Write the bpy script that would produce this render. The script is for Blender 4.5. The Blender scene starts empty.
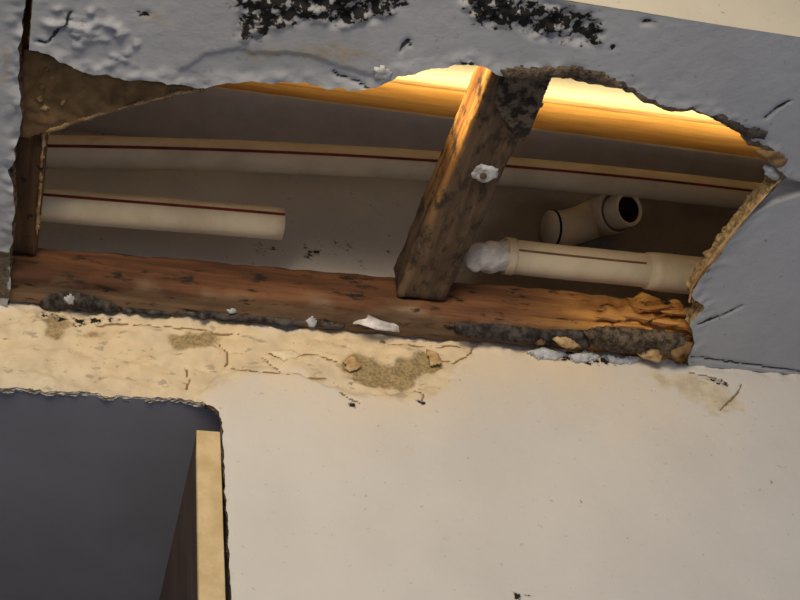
import bpy, math, random
import numpy as np
from mathutils import Vector, Matrix, noise as mnoise

SC = bpy.context.scene
COL = SC.collection
random.seed(4)

# ------------------------------------------------------------------ camera
H = 2.30                                   # underside of the boxed-in ceiling
F = 1413.888                               # focal length in pixels of an 800 px wide frame
R = np.array([[0.96422881, 0.09149616, 0.24877952],
              [-0.24013113, 0.69895310, 0.67364798],
              [-0.11224901, -0.70929050, 0.69592180]])   # rows: world x, y, z in camera axes
CAM = np.array([-0.25126749, -0.69314458, 1.62441489])
cd = bpy.data.cameras.new('camera'); cam = bpy.data.objects.new('camera', cd); COL.objects.link(cam)
cd.sensor_width = 36.0; cd.lens = F / 800 * 36.0; cd.clip_start = 0.01
right, down, fwd = R[:, 0], R[:, 1], R[:, 2]
M4 = Matrix([[right[i], -down[i], -fwd[i], CAM[i]] for i in range(3)] + [[0, 0, 0, 1]])
cam.matrix_world = M4
SC.camera = cam

# ------------------------------------------------------------------ world, lights, exposure
w = bpy.data.worlds.new('world'); SC.world = w; w.use_nodes = True
w.node_tree.nodes['Background'].inputs['Color'].default_value = (0.70, 0.80, 1.0, 1)
w.node_tree.nodes['Background'].inputs['Strength'].default_value = 0.46

def area(name, loc, target, sx, sy, power, color, spread=180):
    l = bpy.data.lights.new(name, 'AREA'); l.shape = 'RECTANGLE'; l.size = sx; l.size_y = sy
    l.energy = power; l.color = color; l.spread = math.radians(spread)
    o = bpy.data.objects.new(name, l); COL.objects.link(o); o.location = loc
    o.rotation_euler = (Vector(target) - Vector(loc)).to_track_quat('-Z', 'Z').to_euler()
    return o
# added warm key light, unseen behind the camera, aimed at the upper wall
area('room_key_light', (-0.32, -1.05, 2.12), (-0.06, 0, 2.37), 0.6, 0.3, 2.35, (1.0, 0.85, 0.64), 84)
# the warm light burning inside the boxed-in ceiling, above the rail
area('cavity_light', (0.10, -0.235, 2.580), (0.10, 0, 2.580), 0.60, 0.03, 1.0, (1.0, 0.78, 0.38), 45)
sl = bpy.data.lights.new('cavity_lamp', 'SPOT'); sl.energy = 10.0; sl.color = (1.0, 0.80, 0.46)
sl.spot_size = math.radians(26); sl.spot_blend = 0.8; sl.shadow_soft_size = 0.01
so = bpy.data.objects.new('cavity_lamp', sl); COL.objects.link(so); so.location = (-0.16, -0.262, 2.47)
so.rotation_euler = (Vector((-0.002, -0.205, 2.335)) - so.location).to_track_quat('-Z', 'Y').to_euler()

SC.view_settings.view_transform = 'Standard'; SC.view_settings.look = 'None'
SC.view_settings.gamma = 1.0; SC.view_settings.use_curve_mapping = False
SC.view_settings.exposure = 0.0

# ------------------------------------------------------------------ helpers: photo pixel -> point on a real plane
def ray(x, y):
    v = np.array([x - 400.0, y - 300.0, F]); v = R @ v
    return v / np.linalg.norm(v)
def on(x, y, axis, val):
    v = ray(x, y); return CAM + v * ((val - CAM[axis]) / v[axis])
def onz(x, y, z=H): return on(x, y, 2, z)
def ony(x, y, Y=0.0): return on(x, y, 1, Y)
def pz(pts, z=H): return np.array([onz(x, y, z)[:2] for x, y in pts])
def py(pts, Y=0.0): return np.array([ony(x, y, Y)[[0, 2]] for x, y in pts])

# ------------------------------------------------------------------ helpers: numpy noise and polygons
def vnoise(u, v, seed):
    rs = np.random.RandomState(seed); T = rs.rand(256, 256)
    iu = np.floor(u).astype(int); iv = np.floor(v).astype(int)
    fu = u - iu; fv = v - iv; fu = fu * fu * (3 - 2 * fu); fv = fv * fv * (3 - 2 * fv)
    a = T[iu % 256, iv % 256]; b = T[(iu + 1) % 256, iv % 256]
    c = T[iu % 256, (iv + 1) % 256]; d = T[(iu + 1) % 256, (iv + 1) % 256]
    return (a * (1 - fu) + b * fu) * (1 - fv) + (c * (1 - fu) + d * fu) * fv - 0.5
def fbm(u, v, size, seed, octv=4):
    s = 0; a = 1.0; k = 1.0 / size
    for i in range(octv):
        s = s + a * vnoise(u * k + 37.2 * i, v * k + 11.7 * i, seed + i); a *= 0.5; k *= 2.03
    return s
def inside(P, poly):
    x, y = P[:, 0], P[:, 1]; r = np.zeros(len(P), bool); n = len(poly)
    for i in range(n):
        x1, y1 = poly[i]; x2, y2 = poly[(i + 1) % n]
        if y1 == y2: continue
        c = ((y1 > y) != (y2 > y)) & (x < (x2 - x1) * (y - y1) / (y2 - y1) + x1); r ^= c
    return r
def nearest(P, poly, closed=True):
    best = np.full(len(P), 1e9); bp = np.zeros_like(P); n = len(poly)
    for i in range(n if closed else n - 1):
        a = poly[i]; b = poly[(i + 1) % n]; d = b - a; L = max(d @ d, 1e-14)
        t = np.clip(((P - a) @ d) / L, 0, 1); q = a + t[:, None] * d
        e = np.hypot(*(P - q).T); m = e < best
        best[m] = e[m]; bp[m] = q[m]
    return best, bp
def sdist(P, poly):                      # positive inside
    d, _ = nearest(P, poly); return np.where(inside(P, poly), d, -d)
def sm(x, a, b):
    t = np.clip((x - a) / (b - a), 0, 1); return t * t * (3 - 2 * t)
def jitter(poly, amp, step, seed, closed=True):   # break an outline into small torn steps
    rs = np.random.RandomState(seed); out = []; n = len(poly)
    for i in range(n if closed else n - 1):
        a = poly[i]; b = poly[(i + 1) % n]; L = np.hypot(*(b - a)); k = max(1, int(L / step))
        nrm = np.array([-(b - a)[1], (b - a)[0]]) / max(L, 1e-9)
        for j in range(k): out.append(a + (b - a) * j / k + nrm * rs.normal(0, amp))
    if not closed: out.append(poly[-1])
    return np.array(out)

# ------------------------------------------------------------------ helpers: objects
def setp(o, label=None, cat=None, group=None, kind=None):
    if label: o['label'] = label
    if cat: o['category'] = cat
    if group: o['group'] = group
    if kind: o['kind'] = kind
    return o
def empty(name, loc, label, cat, group=None):
    o = bpy.data.objects.new(name, None); COL.objects.link(o); o.location = loc; o.empty_display_size = 0.02
    return setp(o, label, cat, group)
def mesh(name, V, Fc, mat, parent=None, smooth=True, attrs=None, origin=None):
    V = np.asarray(V, float)
    if parent is not None: org = np.array(parent['_o']) if '_o' in parent else np.array(parent.location)
    elif origin is not None: org = np.array(origin)
    else: org = np.array([(V[:, 0].min() + V[:, 0].max()) / 2, (V[:, 1].min() + V[:, 1].max()) / 2, V[:, 2].min()])
    me = bpy.data.meshes.new(name); me.from_pydata((V - org).tolist(), [], [tuple(map(int, f)) for f in Fc])
    if attrs:
        for k, a in attrs.items():
            at = me.attributes.new(k, 'FLOAT', 'POINT'); at.data.foreach_set('value', np.asarray(a, np.float32))
    me.materials.append(mat)
    if smooth: me.polygons.foreach_set('use_smooth', [True] * len(me.polygons))
    me.update()
    o = bpy.data.objects.new(name, me); COL.objects.link(o)
    if parent is not None: o.parent = parent
    else: o.location = org
    return o

# ------------------------------------------------------------------ materials
def mat_new(name):
    m = bpy.data.materials.new(name); m.use_nodes = True; nt = m.node_tree
    return m, nt, nt.nodes['Principled BSDF']
class N:
    def __init__(s, nt):
        s.nt = nt; s.tc = nt.nodes.new('ShaderNodeTexCoord')
    def n(s, t, **k):
        x = s.nt.nodes.new(t)
        for a, b in k.items(): setattr(x, a, b)
        return x
    def l(s, a, b): s.nt.links.new(a, b)
    def mapping(s, sc, rot=(0, 0, 0)):
        m = s.n('ShaderNodeMapping'); m.inputs['Scale'].default_value = sc; m.inputs['Rotation'].default_value = rot
        s.l(s.tc.outputs['Object'], m.inputs['Vector']); return m.outputs[0]
    def noise(s, vec, scale, detail=4, rough=0.55, dist=0.0):
        x = s.n('ShaderNodeTexNoise'); x.inputs['Scale'].default_value = scale; x.inputs['Detail'].default_value = detail
        x.inputs['Roughness'].default_value = rough; x.inputs['Distortion'].default_value = dist
        s.l(vec, x.inputs['Vector']); return x.outputs[0]
    def ramp(s, f, a, b):
        m = s.n('ShaderNodeMapRange'); m.inputs['From Min'].default_value = a; m.inputs['From Max'].default_value = b
        m.interpolation_type = 'SMOOTHSTEP'; s.l(f, m.inputs['Value']); return m.outputs[0]
    def math(s, op, a, b=None):
        m = s.n('ShaderNodeMath', operation=op)
        for i, v in enumerate((a, b)):
            if v is None: continue
            if isinstance(v, (int, float)): m.inputs[i].default_value = v
            else: s.l(v, m.inputs[i])
        return m.outputs[0]
    def mix(s, f, a, b):
        m = s.n('ShaderNodeMix', data_type='RGBA')
        for i, v in ((0, f), (6, a), (7, b)):
            if isinstance(v, (int, float)): m.inputs[i].default_value = v
            elif isinstance(v, tuple): m.inputs[i].default_value = (*v, 1)
            else: s.l(v, m.inputs[i])
        return m.outputs[2]
    def attr(s, name):
        a = s.n('ShaderNodeAttribute'); a.attribute_name = name; return a.outputs['Fac']
    def bump(s, h, strength, dist, bsdf):
        b = s.n('ShaderNodeBump'); b.inputs['Strength'].default_value = strength; b.inputs['Distance'].default_value = dist
        s.l(h, b.inputs['Height']); s.l(b.outputs[0], bsdf.inputs['Normal'])
def srgb(r, g, b):
    f = lambda c: (c / 255 / 12.92) if c / 255 <= 0.04045 else ((c / 255 + 0.055) / 1.055) ** 2.4
    return (f(r), f(g), f(b))

def plaster(name, base, base2, tan, dark, rough=0.85, soft=False, tw=0.08, dw=0.09, scol=(226, 196, 150), ccol=(128, 104, 72)):
    """painted board: attributes mould (black growth), tan (bare plaster), dark (bare damp paper, painted shade in the cavity), crack"""
    m, nt, b = mat_new(name); g = N(nt); o = g.tc.outputs['Object']
    n1 = g.noise(o, 9, 5); c = g.mix(g.ramp(n1, 0.35, 0.68), base, base2)
    n2 = g.noise(o, 160, 4); n3 = g.noise(o, 420, 4, 0.65)
    ta = g.attr('tan'); f = g.ramp(g.math('ADD', ta, g.math('MULTIPLY', g.math('SUBTRACT', n2, 0.5), 0.9)), 0.5 - tw, 0.5 + tw)
    tcol = g.mix(g.ramp(g.noise(o, 70, 5), 0.35, 0.7), tan, tuple(x * 0.72 for x in tan)); c = g.mix(f, c, tcol)
    c = g.mix(g.math('MULTIPLY', g.attr('lip_or_glow'), g.ramp(g.noise(o, 22, 5), 0.1, 0.6)), c, srgb(*scol))
    fk = g.math('MULTIPLY', g.ramp(g.noise(g.mapping((70, 70, 150)), 1.0, 4, 0.6), 0.585, 0.66), g.ramp(ta, 0.45, 0.9)); c = g.mix(g.math('MULTIPLY', fk, 0.7), c, tuple(x * 0.5 for x in tan))
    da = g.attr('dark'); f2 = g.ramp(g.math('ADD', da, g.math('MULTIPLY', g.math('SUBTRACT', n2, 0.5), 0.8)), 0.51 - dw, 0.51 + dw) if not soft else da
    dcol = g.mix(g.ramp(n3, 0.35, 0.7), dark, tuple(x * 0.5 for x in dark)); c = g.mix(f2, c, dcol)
    mo = g.attr('mould'); mm = g.math('ADD', mo, g.math('MULTIPLY', g.math('SUBTRACT', g.noise(o, 190, 5, 0.58), 0.5), 2.3))
    f3 = g.ramp(mm, 0.52, 0.66)
    f4 = g.math('MULTIPLY', g.ramp(mm, 0.30, 0.55), 0.45)
    c = g.mix(f4, c, srgb(110, 100, 84)); c = g.mix(f3, c, srgb(30, 28, 27))
    ck = g.attr('crack'); c = g.mix(g.ramp(ck, 0.3, 0.8), c, srgb(*ccol))
    sp = g.ramp(g.noise(o, 95, 2, 0.5), 0.745, 0.79); c = g.mix(g.math('MULTIPLY', sp, 0.55), c, srgb(120, 105, 86))
    nt.links.new(c, b.inputs['Base Color']); b.inputs['Roughness'].default_value = rough
    b.inputs['Specular IOR Level'].default_value = 0.25
    g.bump(g.math('ADD', g.math('MULTIPLY', n3, 0.5), n2), 0.25, 0.0012, b)
    return m
def wood(name, light, darkc, axis, mould=0.0, grain=1.0, rough=0.8, mcol=(38, 32, 27), rot=False, ms=(190.0, 110.0), mw=0.0):
    m, nt, b = mat_new(name); g = N(nt)
    sc = [55.0, 55.0, 55.0]; sc[axis] = 5.0
    v = g.mapping(tuple(sc)); n1 = g.noise(v, 1.0, 6, 0.6, 0.8); c = g.mix(g.ramp(n1, 0.30, 0.70), darkc, light)
    sc2 = [260.0] * 3; sc2[axis] = 14.0
    n2 = g.noise(g.mapping(tuple(sc2)), 1.0, 4, 0.6); c = g.mix(g.math('MULTIPLY', g.ramp(n2, 0.45, 0.8), 0.5 * grain), c, tuple(x * 0.45 for x in darkc))
    if rot: c = g.mix(g.attr('pale'), c, g.mix(g.ramp(n1, 0.3, 0.7), srgb(96, 78, 60), srgb(138, 114, 88)))
    if rot: c = g.mix(g.attr('rot'), c, g.mix(g.ramp(n1, 0.35, 0.65), srgb(132, 82, 40), srgb(206, 152, 80)))  # rotten ledger wood; on the brace this colour paints light
    if mould:
        sc3 = [ms[0]] * 3; sc3[axis] = ms[1]
        n3 = g.noise(g.mapping(tuple(sc3)), 1.0, 4, 0.65); c = g.mix(g.ramp(n3, 0.66 - 0.22 * mould - mw, 0.72 - 0.16 * mould + mw), c, srgb(*mcol))
    nt.links.new(c, b.inputs['Base Color']); b.inputs['Roughness'].default_value = rough
    b.inputs['Specular IOR Level'].default_value = 0.2
    g.bump(g.math('ADD', n1, g.math('MULTIPLY', n2, 0.6)), 0.5, 0.0015, b)
    return m
def simple(name, a, bcol, scale=90, rough=0.8, bump=0.3, lo=0.35, hi=0.68, spec=0.3, dist=0.001):
    m, nt, b = mat_new(name); g = N(nt); o = g.tc.outputs['Object']
    n1 = g.noise(o, scale, 5, 0.6); c = g.mix(g.ramp(n1, lo, hi), a, bcol)
    nt.links.new(c, b.inputs['Base Color']); b.inputs['Roughness'].default_value = rough
    b.inputs['Specular IOR Level'].default_value = spec
    g.bump(g.noise(o, scale * 3, 4), bump, dist, b); return m

MAT = {}
MAT['ceil'] = plaster('grey_ceiling_paint', srgb(172, 173, 176), srgb(163, 164, 167), srgb(176, 164, 144), srgb(104, 92, 78), tw=0.3, scol=(112, 110, 108), ccol=(62, 58, 56))
MAT['wall'] = plaster('cream_wall_paint', srgb(202, 196, 187), srgb(194, 188, 179), srgb(204, 191, 165), srgb(166, 144, 104), tw=0.35, dw=0.32)
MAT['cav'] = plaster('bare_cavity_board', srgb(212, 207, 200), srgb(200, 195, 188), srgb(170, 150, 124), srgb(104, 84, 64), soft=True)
MAT['fascia'] = plaster('cream_fascia_paint', srgb(184, 174, 153), srgb(178, 168, 147), srgb(200, 180, 140), srgb(120, 100, 80))
MAT['recess'] = simple('grey_recess_paint', srgb(160, 156, 160), srgb(150, 146, 149), 8, 0.8, 0.1)
MAT['gypsum'] = simple('crumbled_gypsum_core', srgb(196, 168, 118), srgb(128, 98, 62), 240, 0.95, 0.9, dist=0.003)
MAT['gypsum_dark'] = simple('damp_gypsum_core', srgb(120, 104, 84), srgb(58, 48, 40), 220, 0.95, 0.9, dist=0.003)
MAT['kraft'] = simple('brown_backing_paper', srgb(142, 112, 74), srgb(104, 80, 52), 75, 0.9, 0.4)
MAT['shred'] = simple('torn_white_paper', srgb(226, 222, 216), srgb(186, 178, 168), 120, 0.8, 0.4)
MAT['shred_tan'] = simple('torn_tan_paper', srgb(196, 164, 118), srgb(140, 108, 70), 120, 0.9, 0.4)
MAT['shred_dark'] = simple('damp_paper_or_shade', srgb(84, 76, 70), srgb(30, 27, 25), 150, 0.9, 0.5)
MAT['shred_grey'] = simple('torn_grey_paper', srgb(196, 196, 198), srgb(150, 148, 146), 140, 0.85, 0.4)
MAT['ledger'] = wood('reddish_brown_timber', srgb(124, 84, 56), srgb(74, 48, 33), 0, 0.42, rot=True, ms=(130.0, 42.0), mw=0.02)
MAT['block'] = wood('dark_brown_timber', srgb(104, 78, 54), srgb(66, 48, 34), 1, 0.35)
MAT['rot'] = wood('rotten_orange_timber', srgb(206, 150, 84), srgb(136, 86, 42), 0, 0.3)
MAT['brace'] = wood('mouldy_brown_timber', srgb(118, 95, 71), srgb(78, 61, 46), 1, 0.72, mcol=(56, 46, 38), rot=True, ms=(105.0, 55.0), mw=0.05)
MAT['under'] = simple('grey_board', srgb(218, 208, 198), srgb(206, 196, 186), 40, 0.9, 0.1)
MAT['rail'] = wood('clean_pine_timber', srgb(222, 172, 102), srgb(190, 136, 72), 0, 0.0)
MAT['batten'] = wood('pale_pine_timber', srgb(214, 190, 150), srgb(190, 164, 122), 0, 0.0)
MAT['jamb_edge'] = simple('cream_jamb_paint', srgb(206, 182, 138), srgb(188, 162, 116), 60, 0.6, 0.15)
MAT['jamb_side'] = wood('brown_jamb_timber', srgb(104, 86, 76), srgb(84, 68, 60), 2, 0.0, 0.5)
MAT['pipe'] = simple('cream_plastic_pipe', srgb(226, 206, 170), srgb(206, 184, 148), 24, 0.42, 0.05, 0.4, 0.72, 0.45, 0.0003)
MAT['stripe'] = simple('red_brown_print', srgb(128, 40, 30), srgb(104, 34, 26), 60, 0.5, 0.02)
MAT['stripe2'] = simple('faded_brown_print', srgb(140, 98, 66), srgb(120, 84, 56), 60, 0.5, 0.02)
MAT['bore'] = simple('shaded_pipe_bore', srgb(70, 34, 24), srgb(40, 22, 18), 60, 0.6, 0.1)
MAT['cement'] = simple('white_pipe_cement', srgb(230, 220, 206), srgb(196, 184, 170), 120, 0.45, 0.7)
MAT['metal'] = simple('dull_zinc', srgb(206, 204, 200), srgb(150, 146, 140), 200, 0.35, 0.3)
MAT['floor'] = simple('pale_floor_finish', srgb(208, 208, 212), srgb(198, 198, 202), 3, 0.6, 0.05)
MAT['black'] = simple('black_gap_sealant', srgb(34, 27, 24), srgb(20, 17, 15), 120, 0.9, 0.3)
MAT['chip'] = simple('chipped_pale_plaster', srgb(206, 198, 184), srgb(150, 134, 108), 260, 0.95, 0.6)
MAT['edge'] = simple('rough_brown_plaster_edge', srgb(112, 90, 70), srgb(60, 46, 36), 220, 0.95, 0.8, dist=0.002)

# ------------------------------------------------------------------ sheets of board with torn openings
def sheet(name, us, vs, holes, mat, to3, thick_dir, thick, disp, attrs, keep=None, rim_mat=None, rim_name='torn_edge', rim_pred=None, label=None, rim2=None):
    """grid of board in (u, v); cells inside a hole are dropped and the rim is snapped to the hole outline"""
    U, V = np.meshgrid(us, vs, indexing='ij'); nu, nv = len(us), len(vs)
    P = np.stack([U.ravel(), V.ravel()], 1)
    idx = np.arange(nu * nv).reshape(nu, nv)
    Q = np.stack([idx[:-1, :-1], idx[1:, :-1], idx[1:, 1:], idx[:-1, 1:]], -1).reshape(-1, 4)
    C = P[Q].mean(1); bad = np.zeros(len(C), bool)
    for h in holes: bad |= inside(C, h)
    good = Q[~bad]; used = np.zeros(len(P), bool); used[good.ravel()] = True
    touched = np.zeros(len(P), bool); touched[Q[bad].ravel()] = True
    bd = np.where(used & touched)[0]
    if len(bd):
        dd = np.full(len(bd), 1e9); bp = P[bd].copy()
        for h in holes:
            d, q = nearest(P[bd], h); m = d < dd; dd[m] = d[m]; bp[m] = q[m]
        ok = dd < 0.0035; P[bd[ok]] = bp[ok]
    w = disp(P); V3 = to3(P) + np.asarray(thick_dir)[None] * w[:, None]
    remap = -np.ones(len(P), int); remap[used] = np.arange(used.sum())
    A = {k: a(P)[used] for k, a in attrs.items()}
    for k in ('mould', 'tan', 'dark', 'crack', 'lip_or_glow'):
        if k not in A: A[k] = np.zeros(used.sum())
    td = np.asarray(thick_dir, float)
    # orientation: visible side faces away from thick_dir
    a, b, c = V3[good[0][0]], V3[good[0][1]], V3[good[0][2]]
    if np.dot(np.cross(b - a, c - a), td) > 0: good = good[:, ::-1]
    o = mesh(name, V3[used], remap[good], mat, attrs=A, origin=(0, 0, 0))
    setp(o, kind='structure', label=label)
    # rim: boundary edges next to the holes, carried back through the board's thickness
    e = np.concatenate([good[:, [0, 1]], good[:, [1, 2]], good[:, [2, 3]], good[:, [3, 0]]])
    key = np.sort(e, 1); _, inv, cnt = np.unique(key, axis=0, return_inverse=True, return_counts=True)
    be = e[cnt[inv.ravel()] == 1]
    isb = np.zeros(len(P), bool); isb[bd] = True
    if rim_pred is not None: be_r = be[rim_pred(P[be].mean(1))]
    else: be_r = be[isb[be].all(1)]
    def rim(be_r, rim_mat, rim_name):
        if not len(be_r): return
        ids = np.unique(be_r); mp = {int(k): i for i, k in enumerate(ids)}; L = 6; rows = []
        for j in range(L):
            t = j / (L - 1); q = V3[ids] + td * thick * t
            if 0 < j:
                nn = np.stack([vnoise(q[:, 0] * 420, q[:, 1] * 420 + q[:, 2] * 310 + k * 50 + j * 3.1, 7 + k) for k in range(3)], 1)
                q = q + nn * 0.0035 * min(1, t * 2) * min(1, thick / 0.008)
            rows.append(q)
        k = len(ids); RF = []
        for a, b in be_r:
            i, j2 = mp[int(a)], mp[int(b)]
            for j in range(L - 1): RF.append((j2 + j * k, i + j * k, i + (j + 1) * k, j2 + (j + 1) * k))
        r = mesh(rim_name, np.concatenate(rows), RF, rim_mat, parent=o, smooth=False)
        r['label'] = 'crumbly broken edge of the board'
    if rim_mat is not None:
        if rim2 is None: rim(be_r, rim_mat, rim_name)
        else:
            pr2, m2 = rim2; sel = pr2(P[be_r].mean(1)); rim(be_r[sel], m2, rim_name); rim(be_r[~sel], rim_mat, rim_name)
    return o

def axis_pts(parts):
    out = []
    for a, b, s in parts: out += list(np.arange(a, b - s * 0.3, s))
    out.append(parts[-1][1]); return np.array(out)

# outline of the hole, read off the photograph on the ceiling plane
HOLE_PX = [(30, 49), (45, 53), (60, 62), (75, 68), (88, 74), (105, 75), (130, 79), (160, 82), (190, 88), (206, 89), (225, 84), (250, 82), (290, 84),
           (320, 88), (350, 90), (365, 91), (380, 86), (392, 80), (405, 75), (420, 70), (432, 67), (447, 66), (462, 64), (475, 66), (492, 69),
           (502, 76), (515, 74), (530, 75), (545, 71), (556, 74), (570, 79), (590, 82), (620, 88), (632, 94), (645, 102), (658, 106), (672, 111),
           (690, 112), (703, 114), (716, 118), (730, 128), (737, 131), (748, 142), (757, 146), (768, 154), (771, 163), (776, 170), (781, 178),
           (776, 186), (765, 195), (752, 210), (740, 225), (728, 240), (718, 255), (708, 268), (697, 283), (691, 294), (699, 301), (705, 308),
           (695, 317), (689, 325), (692, 335), (695, 344), (690, 352), (688, 360), (690, 385), (400, 370), (-60, 330), (-60, 49)]
HOLE = jitter(pz(HOLE_PX), 0.0007, 0.004, 3)
CRX = -0.2675                                # joint between the two ceiling boards
MLD = [pz([(228, -40), (405, -40), (402, 12), (380, 20), (350, 30), (322, 24), (295, 26), (270, 34), (245, 42), (232, 38), (240, 20)]),
       pz([(455, -14), (520, -8), (560, 6), (600, 14), (606, 30), (598, 48), (570, 42), (540, 40), (510, 28), (480, 22), (462, 10)]),
       pz([(608, 44), (614, 43), (617, 48), (611, 51)]), pz([(138, 12), (148, 13), (150, 16), (140, 16)]), pz([(640, 20), (656, 21), (660, 24), (642, 24)]),
       pz([(460, 62), (472, 61), (474, 66), (462, 67)])]
TANS = [pz([(240, 48), (300, 44), (370, 44), (385, 60), (360, 66), (300, 62), (250, 66)]), pz([(135, 10), (160, 12), (168, 26), (150, 30), (138, 22)]),
        pz([(0, 45), (12, 52), (10, 84), (0, 84)])]
DARKS = [pz([(560, 66), (580, 68), (606, 76), (622, 88), (590, 84), (566, 80)]), pz([(500, 70), (540, 70), (556, 72), (545, 80), (500, 82)]),
         pz([(-30, 250), (12, 254), (12, 296), (-30, 304)])]
PEELS = [pz([(-10, 88), (180, 88), (178, 72), (205, 56), (240, 50), (300, 54), (340, 66), (372, 76), (386, 84), (380, 100), (200, 100)])]
LIP = pz([(740, 226), (752, 214), (775, 202), (800, 194), (850, 186), (850, 176), (800, 183), (783, 178), (765, 196)])
CRACKS_SHADE = [[(334, 73), (340, 78), (350, 81), (362, 84), (368, 88)], [(765, 118), (772, 112), (778, 108), (790, 101)], [(37, 42), (50, 42), (56, 32), (66, 24), (70, 12)],
            [(400, 52), (407, 40), (410, 46)], [(690, 357), (715, 360), (760, 366), (800, 372)], [(698, 325), (720, 316), (742, 306)]]  # the run along the wall paints the corner's shadow line
BUMP1 = pz([(40, 5), (80, 0), (145, 38), (135, 62), (95, 66), (60, 52), (34, 44)])
def c_disp(P):
    d, _ = nearest(P, HOLE); u, v = P.T
    w = fbm(u, v, 0.07, 1) * 0.0008 + fbm(u, v, 0.008, 5, 3) * 0.00018
    w += sm(d, 0.016, 0) * fbm(u, v, 0.006, 11, 4) * 0.0018 - sm(d, 0.010, 0) * 0.0008
    for p in MLD: w += sm(sdist(P, p), -0.003, 0.004) * (fbm(u, v, 0.006, 31, 4) * 0.0050 + 0.0008)
    s = sdist(P, PEELS[0]) + fbm(u, v, 0.012, 41, 3) * 0.003; w += sm(s, -0.0007, 0.0007) * 0.0011
    s = sdist(P, LIP) + fbm(u, v, 0.02, 44, 2) * 0.001; w += sm(s, -0.0009, 0.0009) * 0.0026
    b = sm(sdist(P, BUMP1), -0.006, 0.006); w -= b * np.maximum(0, fbm(u, v, 0.0055, 51, 3)) * 0.0050
    for c in CRACKS_SHADE:
        e, _ = nearest(P, jitter(pz(c), 0.0004, 0.003, 8, False), False); w += sm(e, 0.0018, 0) * 0.0016
    return w
def amax(polys, soft, nz, size, seed):
    def f(P):
        r = np.zeros(len(P))
        for p in polys: r = np.maximum(r, sm(sdist(P, p) + fbm(P[:, 0], P[:, 1], size, seed) * nz, -soft, soft))
        return r
    return f
def acr(lines, toP, wid):
    def f(P):
        r = np.zeros(len(P))
        for i, c in enumerate(lines):
            e, _ = nearest(P, jitter(toP(c), 0.0004, 0.003, 8 + i, False), False)
            r = np.maximum(r, sm(e + fbm(P[:, 0], P[:, 1], 0.004, 77, 2) * 0.0005, wid, wid * 0.3))
        return r
    return f
def rimdark(P):                              # bare damp paper in a thin broken band along the upper right of the tear
    d, _ = nearest(P, HOLE); u, v = P.T
    sel = sm(u, 0.0, 0.05) * sm(v, -0.13, -0.15)
    return sel * sm(d + fbm(u, v, 0.012, 91) * 0.006, 0.0050, 0.0010)
dk = amax(DARKS, 0.004, 0.004, 0.01, 61); lipa = amax([LIP], 0.0012, 0.001, 0.02, 44)
c_at = {'mould': lambda P: np.maximum(amax(MLD[:2], 0.006, 0.008, 0.012, 71)(P) * 0.70, amax(MLD[2:], 0.0012, 0.001, 0.006, 72)(P) * 0.95), 'tan': lambda P: amax(TANS, 0.008, 0.010, 0.02, 81)(P) * 0.62,
        'dark': lambda P: np.maximum(dk(P) * 0.85, rimdark(P) * 0.85), 'crack': acr(CRACKS_SHADE, pz, 0.0013), 'lip_or_glow': lambda P: lipa(P)}
YF = -0.2895                                 # face of the boxed-in ceiling
ys = axis_pts([(YF, 0.0, 0.0016)])
to_c = lambda P: np.stack([P[:, 0], P[:, 1], np.full(len(P), H)], 1)
sheet('ceiling', axis_pts([(CRX, 0.36, 0.0016), (0.36, 1.2, 0.03)]), ys, [HOLE], MAT['ceil'], to_c, (0, 0, 1), 0.0127, c_disp, c_at,
      rim_mat=MAT['gypsum'], rim_pred=lambda C: (nearest(C, HOLE)[0] < 0.003) | (C[:, 0] < CRX + 0.001), label='grey boxed-in ceiling board with a large torn hole')
LEDGE = jitter(pz([(33, -30), (27, 0), (22, 30), (18, 48), (20, 60), (19, 90), (22, 110), (20, 130), (15, 150), (13, 165), (9, 172), (13, 186), (15, 205), (12, 222), (13, 240), (9, 262), (11, 280), (9, 300),
                   (9, 320), (300, 320), (300, -30)]), 0.0006, 0.004, 13)
def cl_disp(P):
    d, _ = nearest(P, LEDGE); u, v = P.T
    return fbm(u, v, 0.05, 2) * 0.0012 + fbm(u, v, 0.008, 5, 3) * 0.0003 + sm(d, 0.012, 0) * fbm(u, v, 0.009, 12, 4) * 0.004
sheet('ceiling_left', axis_pts([(-1.2, -0.36, 0.03), (-0.36, CRX + 0.012, 0.0016)]), ys, [LEDGE], MAT['ceil'], to_c, (0, 0, 1), 0.0127, cl_disp,
      {'tan': lambda P: amax(TANS, 0.004, 0.004, 0.02, 81)(P) * 0.7, 'dark': lambda P: dk(P) * 0.8}, rim_mat=MAT['gypsum_dark'],
      rim_pred=lambda C: nearest(C, LEDGE)[0] < 0.003, label='narrow grey ceiling board left of the open joint')

# face of the boxed-in ceiling, turned towards the room
def f_disp(P): return fbm(P[:, 0], P[:, 1], 0.06, 3) * 0.001 + fbm(P[:, 0], P[:, 1], 0.01, 4) * 0.0003
sheet('wall_front', axis_pts([(-1.2, -0.3, 0.05), (-0.3, 0.4, 0.005), (0.4, 1.2, 0.05)]), axis_pts([(H, 2.5, 0.005), (2.5, 2.85, 0.05)]), [], MAT['fascia'],
      lambda P: np.stack([P[:, 0], np.full(len(P), YF), P[:, 1]], 1), (0, 1, 0), 0.0127, f_disp, {}, label='cream front face of the boxed-in ceiling')

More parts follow.
